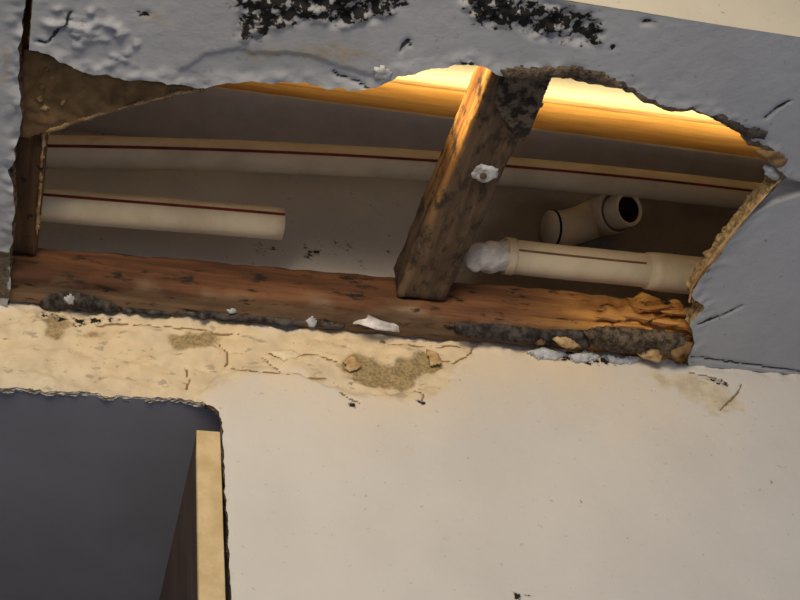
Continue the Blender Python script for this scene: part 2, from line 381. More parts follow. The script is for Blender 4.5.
# the wall below, with the doorway cut out of it
OPX = [(-1.0, -0.2), (-1.0, 2.2304), (-0.2676, 2.2304), (-0.22, 2.2312), (-0.17, 2.2316), (-0.145, 2.2304), (-0.136, 2.2275), (-0.1305, 2.2215), (-0.1285, 2.213), (-0.1262, 2.08), (-0.1255, -0.2)]
OPEN = jitter(np.array(OPX), 0.0004, 0.004, 21)
W_TAN = [py([(-40, 306), (120, 318), (300, 332), (480, 345), (468, 362), (440, 385), (400, 396), (350, 392), (300, 372), (250, 368), (215, 378), (192, 400), (190, 420), (100, 420), (-40, 420)]),
         py([(620, 372), (690, 374), (740, 384), (735, 404), (715, 412), (690, 398), (660, 384)])]
W_DARK = [py([(338, 366), (352, 356), (390, 360), (425, 352), (440, 362), (430, 376), (400, 382), (362, 384), (344, 378)]), py([(170, 334), (205, 336), (218, 342), (200, 347), (175, 344)]),
          py([(36, 316), (62, 318), (70, 326), (50, 328)]), py([(44, 330), (60, 332), (56, 336)]), py([(78, 330), (96, 331), (92, 336), (80, 335)])]
W_CR = [[(290, 354), (310, 352), (328, 358), (340, 362)], [(232, 366), (260, 372), (300, 374), (330, 378)], [(262, 356), (275, 366), (282, 372)], [(340, 392), (352, 398), (360, 402)],
        [(432, 354), (455, 360), (470, 354), (474, 346)], [(186, 388), (190, 378), (186, 366)], [(416, 388), (424, 394), (422, 400)], [(720, 410), (738, 392), (742, 384)],
        [(96, 322), (140, 324), (190, 328), (240, 334)], [(220, 342), (228, 352), (226, 364)], [(380, 340), (420, 344), (460, 346)], [(690, 372), (716, 378), (728, 386)]]
W_MLD = [py([(520, 350), (560, 352), (610, 358), (640, 364), (600, 366), (540, 360)]), py([(30, 312), (75, 315), (120, 319), (70, 324), (40, 320)]), py([(700, 376), (722, 379), (728, 386), (716, 386)]),
         py([(344, 400), (352, 402), (356, 408), (346, 406)]), py([(514, 593), (534, 594), (536, 598), (516, 598)]), py([(414, 396), (424, 398), (426, 404), (418, 402)])]
def w_disp(P):
    u, v = P.T; d, _ = nearest(P, OPEN)
    w = fbm(u, v, 0.09, 101) * 0.0014 + fbm(u, v, 0.01, 105, 3) * 0.00022
    s = sdist(P, W_TAN[0]) + fbm(u, v, 0.014, 111, 4) * 0.006; k = sm(s, -0.0006, 0.0006)
    w += k * (0.0009 + fbm(u, v, 0.016, 121, 4) * 0.0024 + sm(fbm(u * 0.45, v, 0.007, 125, 3), 0.02, 0.10) * 0.0011)
    s2 = sdist(P, W_DARK[0]) + fbm(u, v, 0.012, 131, 4) * 0.008; w += sm(s2, -0.0006, 0.0006) * 0.0012
    w += sm(v, H - 0.008, H + 0.002) * (fbm(u, v, 0.008, 141, 4) * 0.004)
    w += sm(d, 0.004, 0) * np.abs(fbm(u, v, 0.006, 151, 3)) * 0.004
    for i, c in enumerate(W_CR):
        e, _ = nearest(P, jitter(py(c), 0.0004, 0.003, 8 + i, False), False); w += sm(e, 0.0016, 0) * 0.0014
    return w
w_at = {'tan': amax(W_TAN, 0.010, 0.016, 0.02, 111), 'dark': amax(W_DARK, 0.006, 0.012, 0.012, 131), 'mould': lambda P: amax(W_MLD, 0.003, 0.004, 0.008, 161)(P) * 0.62,
        'crack': acr(W_CR, py, 0.0012),
        'lip_or_glow': lambda P: sm(P[:, 1] + fbm(P[:, 0], P[:, 1], 0.08, 191) * 0.06, H - 0.12, H + 0.01) * sm(P[:, 0], 0.26, 0.08) * 0.55}  # warm light on the upper wall painted in as a soft tint
wall = sheet('wall_back', axis_pts([(-1.2, -0.32, 0.04), (-0.32, 0.36, 0.0016), (0.36, 1.2, 0.04)]), axis_pts([(0.0, 1.96, 0.07), (1.96, H + 0.004, 0.0016)]), [OPEN], MAT['wall'],
      lambda P: np.stack([P[:, 0], np.zeros(len(P)), P[:, 1]], 1), (0, 1, 0), 0.004, w_disp, w_at, rim_mat=MAT['edge'], rim_name='plaster_edge',
      rim_pred=lambda C: nearest(C, OPEN)[0] < 0.003, rim2=(lambda C: C[:, 0] < -0.140, MAT['chip']), label='cream plaster wall flaking under the torn ceiling')

# the wall inside the boxed-in space
C_SHADE = [py([(505, 190), (850, 215), (850, 330), (455, 300), (470, 225)], 0.002)]  # brown shade painted on the cavity wall right of the brace
C_MLD = [py([(250, 244), (272, 242), (276, 252), (256, 256)], 0.002), py([(294, 248), (318, 246), (330, 256), (305, 260)], 0.002), py([(334, 240), (352, 240), (354, 250), (338, 254)], 0.002), py([(360, 262), (368, 262), (366, 268)], 0.002)]
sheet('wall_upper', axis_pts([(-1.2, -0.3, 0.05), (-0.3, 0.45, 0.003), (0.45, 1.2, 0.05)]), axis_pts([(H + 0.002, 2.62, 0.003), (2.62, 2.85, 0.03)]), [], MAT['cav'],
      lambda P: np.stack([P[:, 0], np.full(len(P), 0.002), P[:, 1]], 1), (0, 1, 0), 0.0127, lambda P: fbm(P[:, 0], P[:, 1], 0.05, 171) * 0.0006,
      {'mould': lambda P: amax(C_MLD, 0.005, 0.004, 0.01, 181)(P) * 0.48, 'dark': lambda P: amax(C_SHADE, 0.02, 0.02, 0.05, 183)(P) * 0.75}, label='bare grey wall board inside the boxed-in ceiling')

# ------------------------------------------------------------------ plain slabs of the setting
def box_vf(x0, x1, y0, y1, z0, z1):
    V = [(x, y, z) for x in (x0, x1) for y in (y0, y1) for z in (z0, z1)]
    return V, [(0, 1, 3, 2), (4, 6, 7, 5), (0, 4, 5, 1), (2, 3, 7, 6), (0, 2, 6, 4), (1, 5, 7, 3)]
def slab_box(name, b, mat, label):
    V, Fc = box_vf(*b); o = mesh(name, V, Fc, mat, smooth=False); return setp(o, label=label, kind='structure')
slab_box('floor', (-3, 3, -4.0, 1.4, -0.05, 0.0), MAT['floor'], 'pale floor of the room')
slab_box('ceiling_upper', (-1.2, 1.2, YF, 0.016, 2.85, 2.87), MAT['cav'], 'board closing the boxed-in space above')
slab_box('ceiling_recess', (-1.0, -0.122, 0.0045, 1.0, 2.2315, 2.25), MAT['recess'], 'grey ceiling of the doorway recess')
slab_box('wall_right', (-0.1245, -0.11, 0.0045, 1.0, 0.0, 2.2315), MAT['recess'], 'right side of the doorway recess')
slab_box('wall_left', (-1.02, -1.0, 0.016, 1.0, 0.0, 2.25), MAT['recess'], 'left side of the doorway recess')
slab_box('wall_recess', (-1.02, -0.11, 1.0, 1.02, 0.0, 2.25), MAT['recess'], 'far end of the doorway recess')

# ------------------------------------------------------------------ timbers
def rough_box(b, step, amp, seed, warp=None, bevel=0.0012):
    """box with a surface grid, rounded arrises and uneven faces"""
    x0, x1, y0, y1, z0, z1 = b; lo = np.array([x0, y0, z0]); hi = np.array([x1, y1, z1])
    n = [max(2, int(round((hi[i] - lo[i]) / step))) for i in range(3)]
    vid = {}; V = []; Fc = []
    def vert(t):
        if t not in vid: vid[t] = len(V); V.append([lo[i] + (hi[i] - lo[i]) * t[i] / n[i] for i in range(3)])
        return vid[t]
    for ax in range(3):
        p, q = [(1, 2), (2, 0), (0, 1)][ax]
        for side in (0, n[ax]):
            for i in range(n[p]):
                for j in range(n[q]):
                    c = []
                    for di, dj in ((0, 0), (1, 0), (1, 1), (0, 1)):
                        t = [0, 0, 0]; t[ax] = side; t[p] = i + di; t[q] = j + dj; c.append(vert(tuple(t)))
                    Fc.append(c if side else c[::-1])
    V = np.array(V)
    ctr = (lo + hi) / 2
    edge = ((np.abs(V - lo) < 1e-9) | (np.abs(V - hi) < 1e-9)).sum(1)
    V += np.where((edge >= 2)[:, None], np.sign(ctr - V) * ((np.abs(V - lo) < 1e-9) | (np.abs(V - hi) < 1e-9)) * bevel, 0)
    for k in range(len(V)):
        q = Vector(V[k]) * 60 + Vector((seed, seed * 2.1, 0)); a = mnoise.noise_vector(q) * amp + mnoise.noise_vector(q * 3.1) * (amp * 0.5)
        V[k] += a
    if warp is not None: V = warp(V)
    return V, Fc
ZB = H + 0.0130                              # timbers sit on top of the boards

# ledger along the wall
ZL0 = H + 0.0025
def ledger_warp(V):
    V = V.copy(); t = (V[:, 2] - ZL0) / 0.030; V[:, 2] += np.clip(t, 0, 1) * np.interp(V[:, 0], [-0.27, 0.24], [-0.001, 0.012])
    rot = sm(V[:, 0], 0.10, 0.205)
    for k in range(len(V)):
        if rot[k] > 0:
            q = Vector(V[k]) * 95; v = mnoise.noise_vector(q); V[k] += np.array([v.x * 0.004, v.y * 0.0075 + 0.002, v.z * 0.006]) * rot[k]
    return V
led = empty('ledger_board', (0.0, -0.012, ZL0), 'long reddish brown ledger timber along the wall below the pipes', 'timber')
def grey_low(V): return sm(V[:, 1] + fbm(V[:, 0], V[:, 2], 0.02, 15) * 0.012, -0.026, -0.020) * sm(V[:, 2], ZL0 + 0.012, ZL0 + 0.002) * 0.8
V, Fc = rough_box((-0.272, 0.222, -0.027, 0.0, ZL0, ZL0 + 0.030), 0.0034, 0.0011, 3, ledger_warp)
mesh('board', V, Fc, MAT['ledger'], led, attrs={'rot': sm(V[:, 0] + fbm(V[:, 0], V[:, 2] + V[:, 1], 0.03, 5) * 0.05, 0.07, 0.18), 'pale': grey_low(V)})
for k, (px, py_, L, a) in enumerate([(640, 318, .030, .1), (662, 322, .034, -.15), (676, 312, .028, .25), (655, 308, .026, .05), (690, 314, .03, .15), (628, 326, .03, -.05), (610, 318, .026, .1), (682, 326, .028, -.2)]):
    p = ony(px, py_, -0.031); d = np.array([math.cos(a), 0.12 * (-1) ** k, math.sin(a)]); n_ = np.cross(d, [0, 1, 0]); Vv = []; Fv = []
    for j, (t, r) in enumerate([(-.5, .0006), (-.2, .0026), (.2, .0024), (.5, .0003)]):
        for i in range(5):
            an = i * 2 * math.pi / 5; Vv.append(p + d * L * t + n_ * r * math.cos(an) + np.array([0, 1, 0]) * r * math.sin(an) * 0.8 + np.array([0, 0, 0.001 * math.sin(j * 2 + k)]))
    for j in range(3):
        for i in range(5): Fv.append((j * 5 + i, j * 5 + (i + 1) % 5, j * 5 + 5 + (i + 1) % 5, j * 5 + 5 + i))
    Fv += [tuple(range(5))[::-1], tuple(range(15, 20))]
    mesh('splinter', Vv, Fv, MAT['rot'], led, smooth=False)

# cross brace from the ledger to the front
br = empty('cross_brace', (0.01, -0.13, ZB), 'dark mouldy wooden brace crossing the middle of the hole', 'timber')
def brace_warp(V):
    V = V.copy(); t = (V[:, 1] + 0.0315) / (-0.2275 + 0.0315); V[:, 0] += -0.0078 + (0.0031 + 0.0078) * t; return V
V, Fc = rough_box((0.0, 0.0365, -0.250, -0.0275, ZB, ZB + 0.030), 0.0036, 0.0011, 8, brace_warp); mesh('timber', V, Fc, MAT['brace'], br, attrs={'rot': sm(V[:, 0] - np.interp(V[:, 1], [-0.2275, -0.0315], [0.0031, -0.0078]), 0.0022, 0.0010) * sm(V[:, 1], -0.08, -0.17), 'pale': np.zeros(len(V))})  # 'rot' here paints the lit left side into the brace's colour
# torn board paper still stuck to the underside near the front
def blob_patch(poly2, z, thick, step, amp, seed, up=-1):
    lo = poly2.min(0); hi = poly2.max(0); us = np.arange(lo[0], hi[0] + step, step); vs = np.arange(lo[1], hi[1] + step, step)
    U, Vv = np.meshgrid(us, vs, indexing='ij'); P = np.stack([U.ravel(), Vv.ravel()], 1); s = sdist(P, poly2)
    idx = np.arange(len(P)).reshape(len(us), len(vs)); Q = np.stack([idx[:-1, :-1], idx[1:, :-1], idx[1:, 1:], idx[:-1, 1:]], -1).reshape(-1, 4)
    Q = Q[inside(P[Q].mean(1), poly2)]; used = np.unique(Q); mp = -np.ones(len(P), int); mp[used] = np.arange(len(used))
    P = P[used]; s = s[used]; Q = mp[Q]; n = len(P)
    bot = z + up * (thick * sm(s, -step, step * 2) * (1 + fbm(P[:, 0], P[:, 1], 0.012, seed) * 1.2) + np.abs(fbm(P[:, 0], P[:, 1], 0.005, seed + 3)) * amp)
    V = np.concatenate([np.stack([P[:, 0], P[:, 1], np.full(n, z)], 1), np.stack([P[:, 0], P[:, 1], bot], 1)])
    Fq = [tuple(q) for q in Q] + [tuple(q[::-1] + n) for q in Q]
    e = np.concatenate([Q[:, [0, 1]], Q[:, [1, 2]], Q[:, [2, 3]], Q[:, [3, 0]]]); key = np.sort(e, 1); _, inv, cnt = np.unique(key, axis=0, return_inverse=True, return_counts=True)
    for a, b in e[cnt[inv.ravel()] == 1]: Fq.append((b, a, a + n, b + n))
    return V, Fq
V, Fc = blob_patch(jitter(pz([(503, 74), (550, 74), (546, 92), (536, 118), (526, 140), (514, 134), (500, 118), (494, 96)], ZB), 0.001, 0.005, 4), ZB + 0.0006, 0.0022, 0.0016, 0.002, 5)
setp(mesh('paper_residue', V, Fc, simple('mottled_paper_residue', srgb(112, 98, 82), srgb(48, 40, 33), 150, 0.95, 0.8, 0.42, 0.6, dist=0.003), br), label='dark mottled paper torn onto the timber')
# zinc nail plate
p = onz(485, 174, ZB - 0.001); pts = []
for i in range(14):
    a = i * 2 * math.pi / 14; r = [0.0095, 0.0082, 0.0090][i % 3]; pts.append((p[0] + r * 1.05 * math.cos(a + .2), p[1] + r * 0.85 * math.sin(a + .2)))
V, Fc = blob_patch(np.array(pts), ZB + 0.0006, 0.0016, 0.0011, 0.0012, 9); plate = setp(mesh('nail_plate', V, Fc, MAT['metal'], br, smooth=False), label='bent pale metal nail plate')
def disc(c, r, h, up, n=12):
    V = []; 
    for j, (rr, hh) in enumerate([(r, 0), (r * 0.95, h * 0.7), (r * 0.5, h)]):
        for i in range(n): a = i * 2 * math.pi / n; V.append((c[0] + rr * math.cos(a), c[1] + rr * math.sin(a), c[2] + up * hh))
    Fq = [(j * n + i, j * n + (i + 1) % n, (j + 1) * n + (i + 1) % n, (j + 1) * n + i) for j in range(2) for i in range(n)] + [tuple(range(n)), tuple(range(2 * n, 3 * n))]
    return V, Fq
V, Fc = disc((p[0] - 0.001, p[1] + 0.001, ZB - 0.0012), 0.0024, 0.0022, -1); mesh('nail_head', V, Fc, MAT['edge'], br)

# short block at the left end of the hole
lb = empty('end_block', (-0.258, -0.08, ZB), 'short dark brown wooden block at the left end of the hole', 'timber')
V, Fc = rough_box((-0.285, onz(42, 200, ZB + 0.005)[0], -0.282, -0.0285, ZB + 0.005, ZB + 0.036), 0.004, 0.0010, 12); mesh('timber', V, Fc, MAT['block'], lb)
ed = jitter(pz([(41, 132), (46, 132), (44, 150), (42.5, 175), (41, 200), (40, 222), (37, 240), (35, 222), (38, 200), (39, 175), (41, 150)], ZB + 0.0045), 0.0003, 0.003, 6)
V, Fc = blob_patch(ed, ZB + 0.0062, 0.0030, 0.0009, 0.0008, 22); setp(mesh('paper_edge', V, Fc, MAT['shred_tan'], lb), label='thin pale strip of torn paper')

# pine rail fixed to the wall high inside, with a paler batten above it
def rail_box(pts_lo, pts_hi, yf, seed, bevel):
    (xa, a), (xb, b) = [(q[0], q[2]) for q in (ony(*pts_lo[0], yf), ony(*pts_lo[1], yf))]
    (xc, c), (xd, d) = [(q[0], q[2]) for q in (ony(*pts_hi[0], yf), ony(*pts_hi[1], yf))]
    def wp(V):
        V = V.copy(); lo = a + (b - a) * (V[:, 0] - xa) / (xb - xa); hi = c + (d - c) * (V[:, 0] - xc) / (xd - xc); V[:, 2] = lo + (hi - lo) * V[:, 2] / 0.04; return V
    V, Fq = rough_box((-0.5, 0.6, yf, 0.0018, 0.0, 0.04), 0.010, 0.0005, seed, wp, bevel); return V, Fq
rail = empty('pine_rail', (0.05, -0.012, 2.53), 'clean golden pine rail on the wall high inside the hole', 'timber')
V, Fc = rail_box([(440, 116), (700, 150)], [(440, 85), (700, 119)], -0.055, 15, 0.0022); mesh('timber', V, Fc, MAT['rail'], rail)
V, Fc = rail_box([(440, 118), (700, 152)], [(440, 115.5), (700, 149.5)], -0.054, 17, 0.0004)
setp(mesh('underboard', V, Fc, MAT['under'], rail), label='grey board under the pine rail')
bat = empty('pale_batten', (0.05, -0.006, 2.58), 'pale thin batten lying on the golden pine rail', 'timber')
V, Fc = rail_box([(440, 84), (700, 118)], [(440, 77.5), (700, 111)], -0.048, 16, 0.0012); mesh('timber', V, Fc, MAT['batten'], bat)

# ------------------------------------------------------------------ pipes
def frames(path):
    path = np.array(path, float); T = np.gradient(path, axis=0); T /= np.linalg.norm(T, axis=1)[:, None]
    ref = np.array([0, 0, 1.0]); A = np.cross(T, ref); A /= np.linalg.norm(A, axis=1)[:, None]; B = np.cross(A, T); return path, T, A, B
def tube(path, radii, n=28, caps=True, hollow=None):
    path, T, A, B = frames(path); V = []; m = len(path); radii = np.broadcast_to(radii, (m,))
    for k in range(m):
        for i in range(n):
            a = 2 * math.pi * i / n; V.append(path[k] + radii[k] * (A[k] * math.cos(a) + B[k] * math.sin(a)))
    Fq = [(k * n + i, k * n + (i + 1) % n, (k + 1) * n + (i + 1) % n, (k + 1) * n + i) for k in range(m - 1) for i in range(n)]
    if caps: Fq += [tuple(range(n))[::-1], tuple(range((m - 1) * n, m * n))]
    return V, Fq
def arc_strip(path, r, a0, a1, n=4):
    path, T, A, B = frames(path); V = []; m = len(path)
    for rr in (r + 0.00015, r + 0.0004):
        for k in range(m):
            for i in range(n + 1):
                a = a0 + (a1 - a0) * i / n; V.append(path[k] + rr * (A[k] * math.cos(a) + B[k] * math.sin(a)))
    s = n + 1; o = m * s; Fq = []
    for k in range(m - 1):
        for i in range(n):
            q = (k * s + i, k * s + i + 1, (k + 1) * s + i + 1, (k + 1) * s + i); Fq += [tuple(x + o for x in q), q[::-1]]
    for k in range(m - 1):
        for i in (0, n): Fq.append((k * s + i, (k + 1) * s + i, (k + 1) * s + i + o, k * s + i + o))
    return V, Fq
def resample(pts, k):
    pts = np.array(pts); L = np.concatenate([[0], np.cumsum(np.linalg.norm(np.diff(pts, axis=0), axis=1))]); c = np.polyfit(L / L[-1], pts, min(3, len(pts) - 1)); t = np.linspace(0, 1, k)
    return np.stack([np.polyval(c[:, i], t) for i in range(3)], 1)
def stripe_angle(path, k, up):               # angle round the pipe, measured from the side that faces the room below
    pth, T, A, B = frames(path); d = CAM - pth[k]; d /= np.linalg.norm(d); base = math.atan2(d @ B[k], d @ A[k])
    s = 1 if math.cos(base + 0.1) * 0 + math.sin(base + 0.1) > math.sin(base) else -1
    return base + s * up
PR = 0.0114
def pipe(name, pts, label, r, up, smat, k=40, wid=0.09, strip_to=None):
    path = resample(pts, k); e = empty(name, path[len(path) // 2] - np.array([0, 0, r]), label, 'pipe'); V, Fq = tube(path, r); mesh('tube', V, Fq, MAT['pipe'], e)
    a = stripe_angle(path, k // 2, up); sp = path if strip_to is None else path[:strip_to]
    V, Fq = arc_strip(sp, r, a - wid, a + wid); setp(mesh('stripe', V, Fq, smat, e), label='thin red-brown printed line' if smat is MAT['stripe'] else 'faded brown printed line')
    return e, path
YP = -0.052
ptsU = [ony(x, y, YP) for x, y in [(-120, 151), (45, 153), (180, 155), (320, 159), (440, 165), (560, 176), (660, 187), (770, 199), (880, 213)]]
pipe('water_pipe', ptsU, 'long cream water pipe with red line spanning the whole hole', PR, 0.36, MAT['stripe'], 60)
ptsL = [ony(x, y, -0.046) for x, y in [(-120, 189), (40, 204.5), (160, 214), (282, 224)]]
pipe('water_pipe', ptsL, 'short cut-off cream pipe with red line at the left, above the ledger', PR, 0.62, MAT['stripe'], 30)
ptsR = [ony(x, y, -0.040) for x, y in [(506, 256), (600, 266), (700, 276), (760, 283)]]
eR, pathR = pipe('water_pipe', ptsR, 'cream pipe with a socket joint lying low at the right of the brace', 0.0128, 0.42, MAT['stripe2'], 40, 0.06, 21)
sk = resample([pathR[21], pathR[39]], 12); V, Fq = tube(sk, np.interp(np.linspace(0, 1, 12), [0, 0.1, 1], [0.0140, 0.0146, 0.0146])); mesh('socket', V, Fq, MAT['pipe'], eR)
col_ = resample([pathR[0] - (pathR[1] - pathR[0]) * 0.3, pathR[1]], 5); V, Fq = tube(col_, 0.0138); mesh('collar', V, Fq, MAT['pipe'], eR)
# lump of cement on the broken end
c0 = pathR[0]; c1 = ony(466, 258, -0.048); lp = resample([c0, (c0 + c1) / 2, c1], 18)
V, Fq = tube(lp, np.interp(np.linspace(0, 1, 18), [0, .15, .5, .8, 1], [.0120, .0108, .0112, .0098, .0055]), 26); V = np.array(V)
for k in range(len(V)):
    v = mnoise.noise_vector(Vector(V[k]) * 130); V[k] += np.array(v) * 0.0022
setp(mesh('cement_plug', V, Fq, MAT['cement'], eR), label='lumpy white cement on the broken end')

# open elbow stub behind the long pipe
E0 = on(629, 209, 1, -0.040); dv = CAM - E0; dv /= np.linalg.norm(dv)
img_r = np.array(right) * 0.965 - np.array(down) * 0.26; img_r -= dv * (img_r @ dv); img_r /= np.linalg.norm(img_r)
ax = dv * math.cos(math.radians(43)) + img_r * math.sin(math.radians(43)); Ls = 0.082
es = empty('pipe_elbow', E0 - ax * Ls, 'open cream pipe stub facing out below the long pipe, right of the brace', 'pipe')
def ring_tube(profile, n=36):
    """profile: list of (distance back from the mouth, radius)"""
    A = np.cross(ax, [0, 0, 1.0]); A /= np.linalg.norm(A); B = np.cross(A, ax); V = []
    for s_, r in profile:
        for i in range(n): a = 2 * math.pi * i / n; V.append(E0 - ax * s_ + r * (A * math.cos(a) + B * math.sin(a)))
    return V, [(k * n + i, k * n + (i + 1) % n, (k + 1) * n + (i + 1) % n, (k + 1) * n + i) for k in range(len(profile) - 1) for i in range(n)]
V, Fq = ring_tube([(0.028, 0.0108), (0.0, 0.0108), (-0.0006, 0.0112), (-0.0006, 0.0132), (0.0, 0.0137), (0.016, 0.0137)]); mesh('mouth', V, Fq, MAT['pipe'], es)
V, Fq = ring_tube([(0.0275, 0.0), (0.027, 0.0106), (0.0008, 0.0107)]); setp(mesh('bore', V, Fq, MAT['bore'], es), label='inside of the stub, its shade painted dark')  # dark bore colour paints the shade inside the stub
V, Fq = ring_tube([(0.015, 0.0136), (0.015, 0.0158), (0.0165, 0.0164), (0.034, 0.0164), (0.0345, 0.0)]); mesh('socket', V, Fq, MAT['pipe'], es)
B0 = E0 - ax * 0.033; B3 = ony(549, 229, -0.016); B1 = E0 - ax * 0.052; B2 = B3 + np.array([0.020, 0.0, 0.001])
tt = np.linspace(0, 1, 18)[:, None]; bend = (1 - tt) ** 3 * B0 + 3 * (1 - tt) ** 2 * tt * B1 + 3 * (1 - tt) * tt ** 2 * B2 + tt ** 3 * B3
V, Fq = tube(bend, np.interp(np.linspace(0, 1, 18), [0, 0.4, 1], [0.0162, 0.0150, 0.0146])); mesh('bend', V, Fq, MAT['pipe'], es)
V, Fq = tube([bend[16], bend[16] + (bend[17] - bend[16]) * 0.5], 0.0152); setp(mesh('joint_ring', V, Fq, MAT['black'], es), label='dark ring at the joint')
V, Fq = ring_tube([(0.0145, 0.0137), (0.0140, 0.0152), (0.0150, 0.0156), (0.0154, 0.0137)]); mesh('glue_bead', V, Fq, MAT['stripe2'], es)

# ------------------------------------------------------------------ doorway jamb
jb = empty('door_jamb', (-0.137, 0.05, 0.0), 'tan wooden door jamb standing at the right side of the doorway', 'door jamb')
tp = ony(208, 430, 0.0)[2]
jx0, jx1 = ony(196, 440, 0.0)[0], ony(221, 440, 0.0)[0]
V, Fc = rough_box((jx0 + 0.0002, jx1, 0.0042, 0.40, 0.0, tp), 0.05, 0.0001, 2, None, 0.0008); mesh('board', V, Fc, MAT['jamb_side'], jb, smooth=False)
V, Fc = rough_box((jx0, jx1 + 0.0002, 0.0, 0.004, 0.0, tp + 0.0002), 0.02, 0.0001, 3, None, 0.0006); setp(mesh('painted_edge', V, Fc, MAT['jamb_edge'], jb, smooth=False), label='tan painted front edge')

# ------------------------------------------------------------------ torn scraps and crumbs
def scrap(name, px, z, thick, mat, label, seed, cat='scrap', group=None, step=0.0016, amp=0.001, tilt=None):
    poly = jitter(pz(px, z), 0.0005, 0.004, seed); V, Fq = blob_patch(poly, z, thick, step, amp, seed)
    V = np.array(V)
    if tilt is not None:
        a, b = tilt; c = V.mean(0); V[:, 2] += (V[:, 0] - c[0]) * a + (V[:, 1] - c[1]) * b
    return setp(mesh(name, V, Fq, mat), label, cat, group)
flap = scrap('paper_flap', [(24, 50), (46, 54), (62, 62), (90, 75), (135, 79), (192, 87), (206, 90), (178, 94), (150, 101), (120, 109), (80, 121), (46, 133), (22, 137), (18, 100)], H + 0.0150, 0.0012, MAT['kraft'],
      'brown backing paper flap in the upper left corner of the hole', 33, 'paper', amp=0.0016)
V, Fc = blob_patch(jitter(pz([(44, 131), (80, 119), (120, 107), (150, 99), (180, 91), (206, 89), (180, 94.5), (150, 102), (120, 110), (80, 122), (46, 134.5)], H + 0.0135), 0.0003, 0.003, 7), H + 0.0140, 0.0010, 0.0010, 0.0006, 44)
setp(mesh('pale_edge', V, Fc, MAT['shred_tan'], flap), label='pale torn edge of the flap')
for k, (x, y, r) in enumerate([(41, 88, 3.2), (40, 100, 3.6), (44, 110, 4.2), (52, 79, 2.6), (63, 104, 2.8), (47, 72, 2.2)]):
    pts = [(x + r * (1 + .3 * math.sin(3 * i + k)) * math.cos(i * math.pi / 4), y + r * .9 * math.sin(i * math.pi / 4)) for i in range(8)]
    V, Fc = blob_patch(pz(pts, H + 0.0120), H + 0.0142, 0.0030, 0.0009, 0.001, 50 + k); mesh('gypsum_crumb', V, Fc, MAT['gypsum'], flap)
V, Fc = blob_patch(jitter(pz([(60, 109), (66, 103), (78, 92), (88, 80), (90, 84), (80, 96), (68, 106)], H + 0.0136), 0.0004, 0.003, 9), H + 0.0142, 0.0018, 0.0010, 0.001, 61); mesh('ridge', V, Fc, MAT['kraft'], flap)

ZL = H + 0.0030
scrap('remnant_or_shade', [(583, 331), (600, 326), (630, 328), (662, 330), (685, 333), (684, 343), (668, 348), (640, 351), (610, 349), (592, 344)], ZL, 0.0070, MAT['gypsum_dark'], 'dark grey strip of old board hanging under the rotten timber end', 71, 'board fragment', amp=0.0015)
scrap('remnant_or_shade', [(640, 346), (656, 344), (664, 350), (655, 356), (642, 356), (636, 351)], ZL - 0.002, 0.0080, MAT['shred_tan'], 'rounded tan board fragment under the dark strip, near the wall', 72, 'board fragment', amp=0.0015)
scrap('remnant_or_shade', [(664, 342), (680, 338), (690, 342), (690, 349), (676, 352), (666, 350)], ZL - 0.002, 0.0080, MAT['kraft'], 'brown board fragment at the lower right corner of the hole', 73, 'board fragment', amp=0.0015)
scrap('paper_curl', [(550, 336), (556, 332), (570, 335), (581, 341), (583, 346), (570, 346), (558, 343)], ZL - 0.001, 0.0050, MAT['shred_tan'], 'tan curl of paper left of the dark board strip', 74, 'paper', amp=0.001)
scrap('paper_curl', [(533, 338), (540, 331), (546, 333), (545, 341), (536, 344)], ZL - 0.001, 0.0050, MAT['kraft'], 'small brown curl of paper beside the tan curl', 75, 'paper', amp=0.001)
scrap('remnant_or_shade', [(455, 322), (500, 324), (545, 328), (584, 330), (590, 345), (550, 343), (500, 338), (455, 333)], ZL, 0.0040, MAT['shred_dark'], 'blackened board remnant along the wall right of the brace', 76, 'board fragment', amp=0.0025)
scrap('remnant_or_shade', [(40, 299), (52, 292), (70, 291), (92, 296), (118, 304), (118, 309), (80, 309), (42, 306)], ZL, 0.0050, MAT['shred_dark'], 'blackened board remnant at the left end of the ledger', 77, 'board fragment', amp=0.0025)
scrap('remnant_or_shade', [(118, 306), (180, 310), (260, 316), (300, 319), (345, 323), (344, 327), (300, 324), (240, 319), (180, 314), (120, 310)], ZL, 0.0035, MAT['shred_dark'], 'thin dark strip for the painted shadow gap under the left half of the ledger', 79, 'board fragment', amp=0.003, step=0.0012)  # dark strip added to paint the shadow gap below the ledger
scrap('crumb', [(64, 297), (72, 294), (76, 299), (74, 304), (66, 304)], ZL - 0.0045, 0.0040, MAT['shred_grey'], 'small pale crumb on the blackened remnant at the left', 78, 'crumb', amp=0.001)
# white torn paper hanging in the middle of the lower edge: a bent strip with thickness
def strip3(name, pts, width_dir, wd, thick, mat, label, cat='paper', seed=1):
    pts = np.array(pts); n = len(pts); wv = np.array(width_dir, float); wv /= np.linalg.norm(wv); T = np.gradient(pts, axis=0); V = []; rs = np.random.RandomState(seed)
    m = 5
    for side in (0, 1):
        for k in range(n):
            nn = np.cross(T[k], wv); nn /= np.linalg.norm(nn); w_ = wd if np.isscalar(wd) else wd[k]
            for j in range(m):
                s_ = j / (m - 1) - 0.5; V.append(pts[k] + wv * w_ * s_ + nn * (thick * (side - 0.5) + 0.0015 * math.cos(s_ * 5 + k) + 0))
    V = np.array(V); o = n * m; Fq = []
    for k in range(n - 1):
        for j in range(m - 1):
            q = (k * m + j, k * m + j + 1, (k + 1) * m + j + 1, (k + 1) * m + j); Fq += [q, tuple(x + o for x in q[::-1])]
        for j in (0, m - 1): Fq.append((k * m + j, (k + 1) * m + j, (k + 1) * m + j + o, k * m + j + o))
    for k in (0, n - 1):
        for j in range(m - 1): Fq.append((k * m + j, k * m + j + 1, k * m + j + 1 + o, k * m + j + o))
    return setp(mesh(name, V, Fq, mat), label, cat)
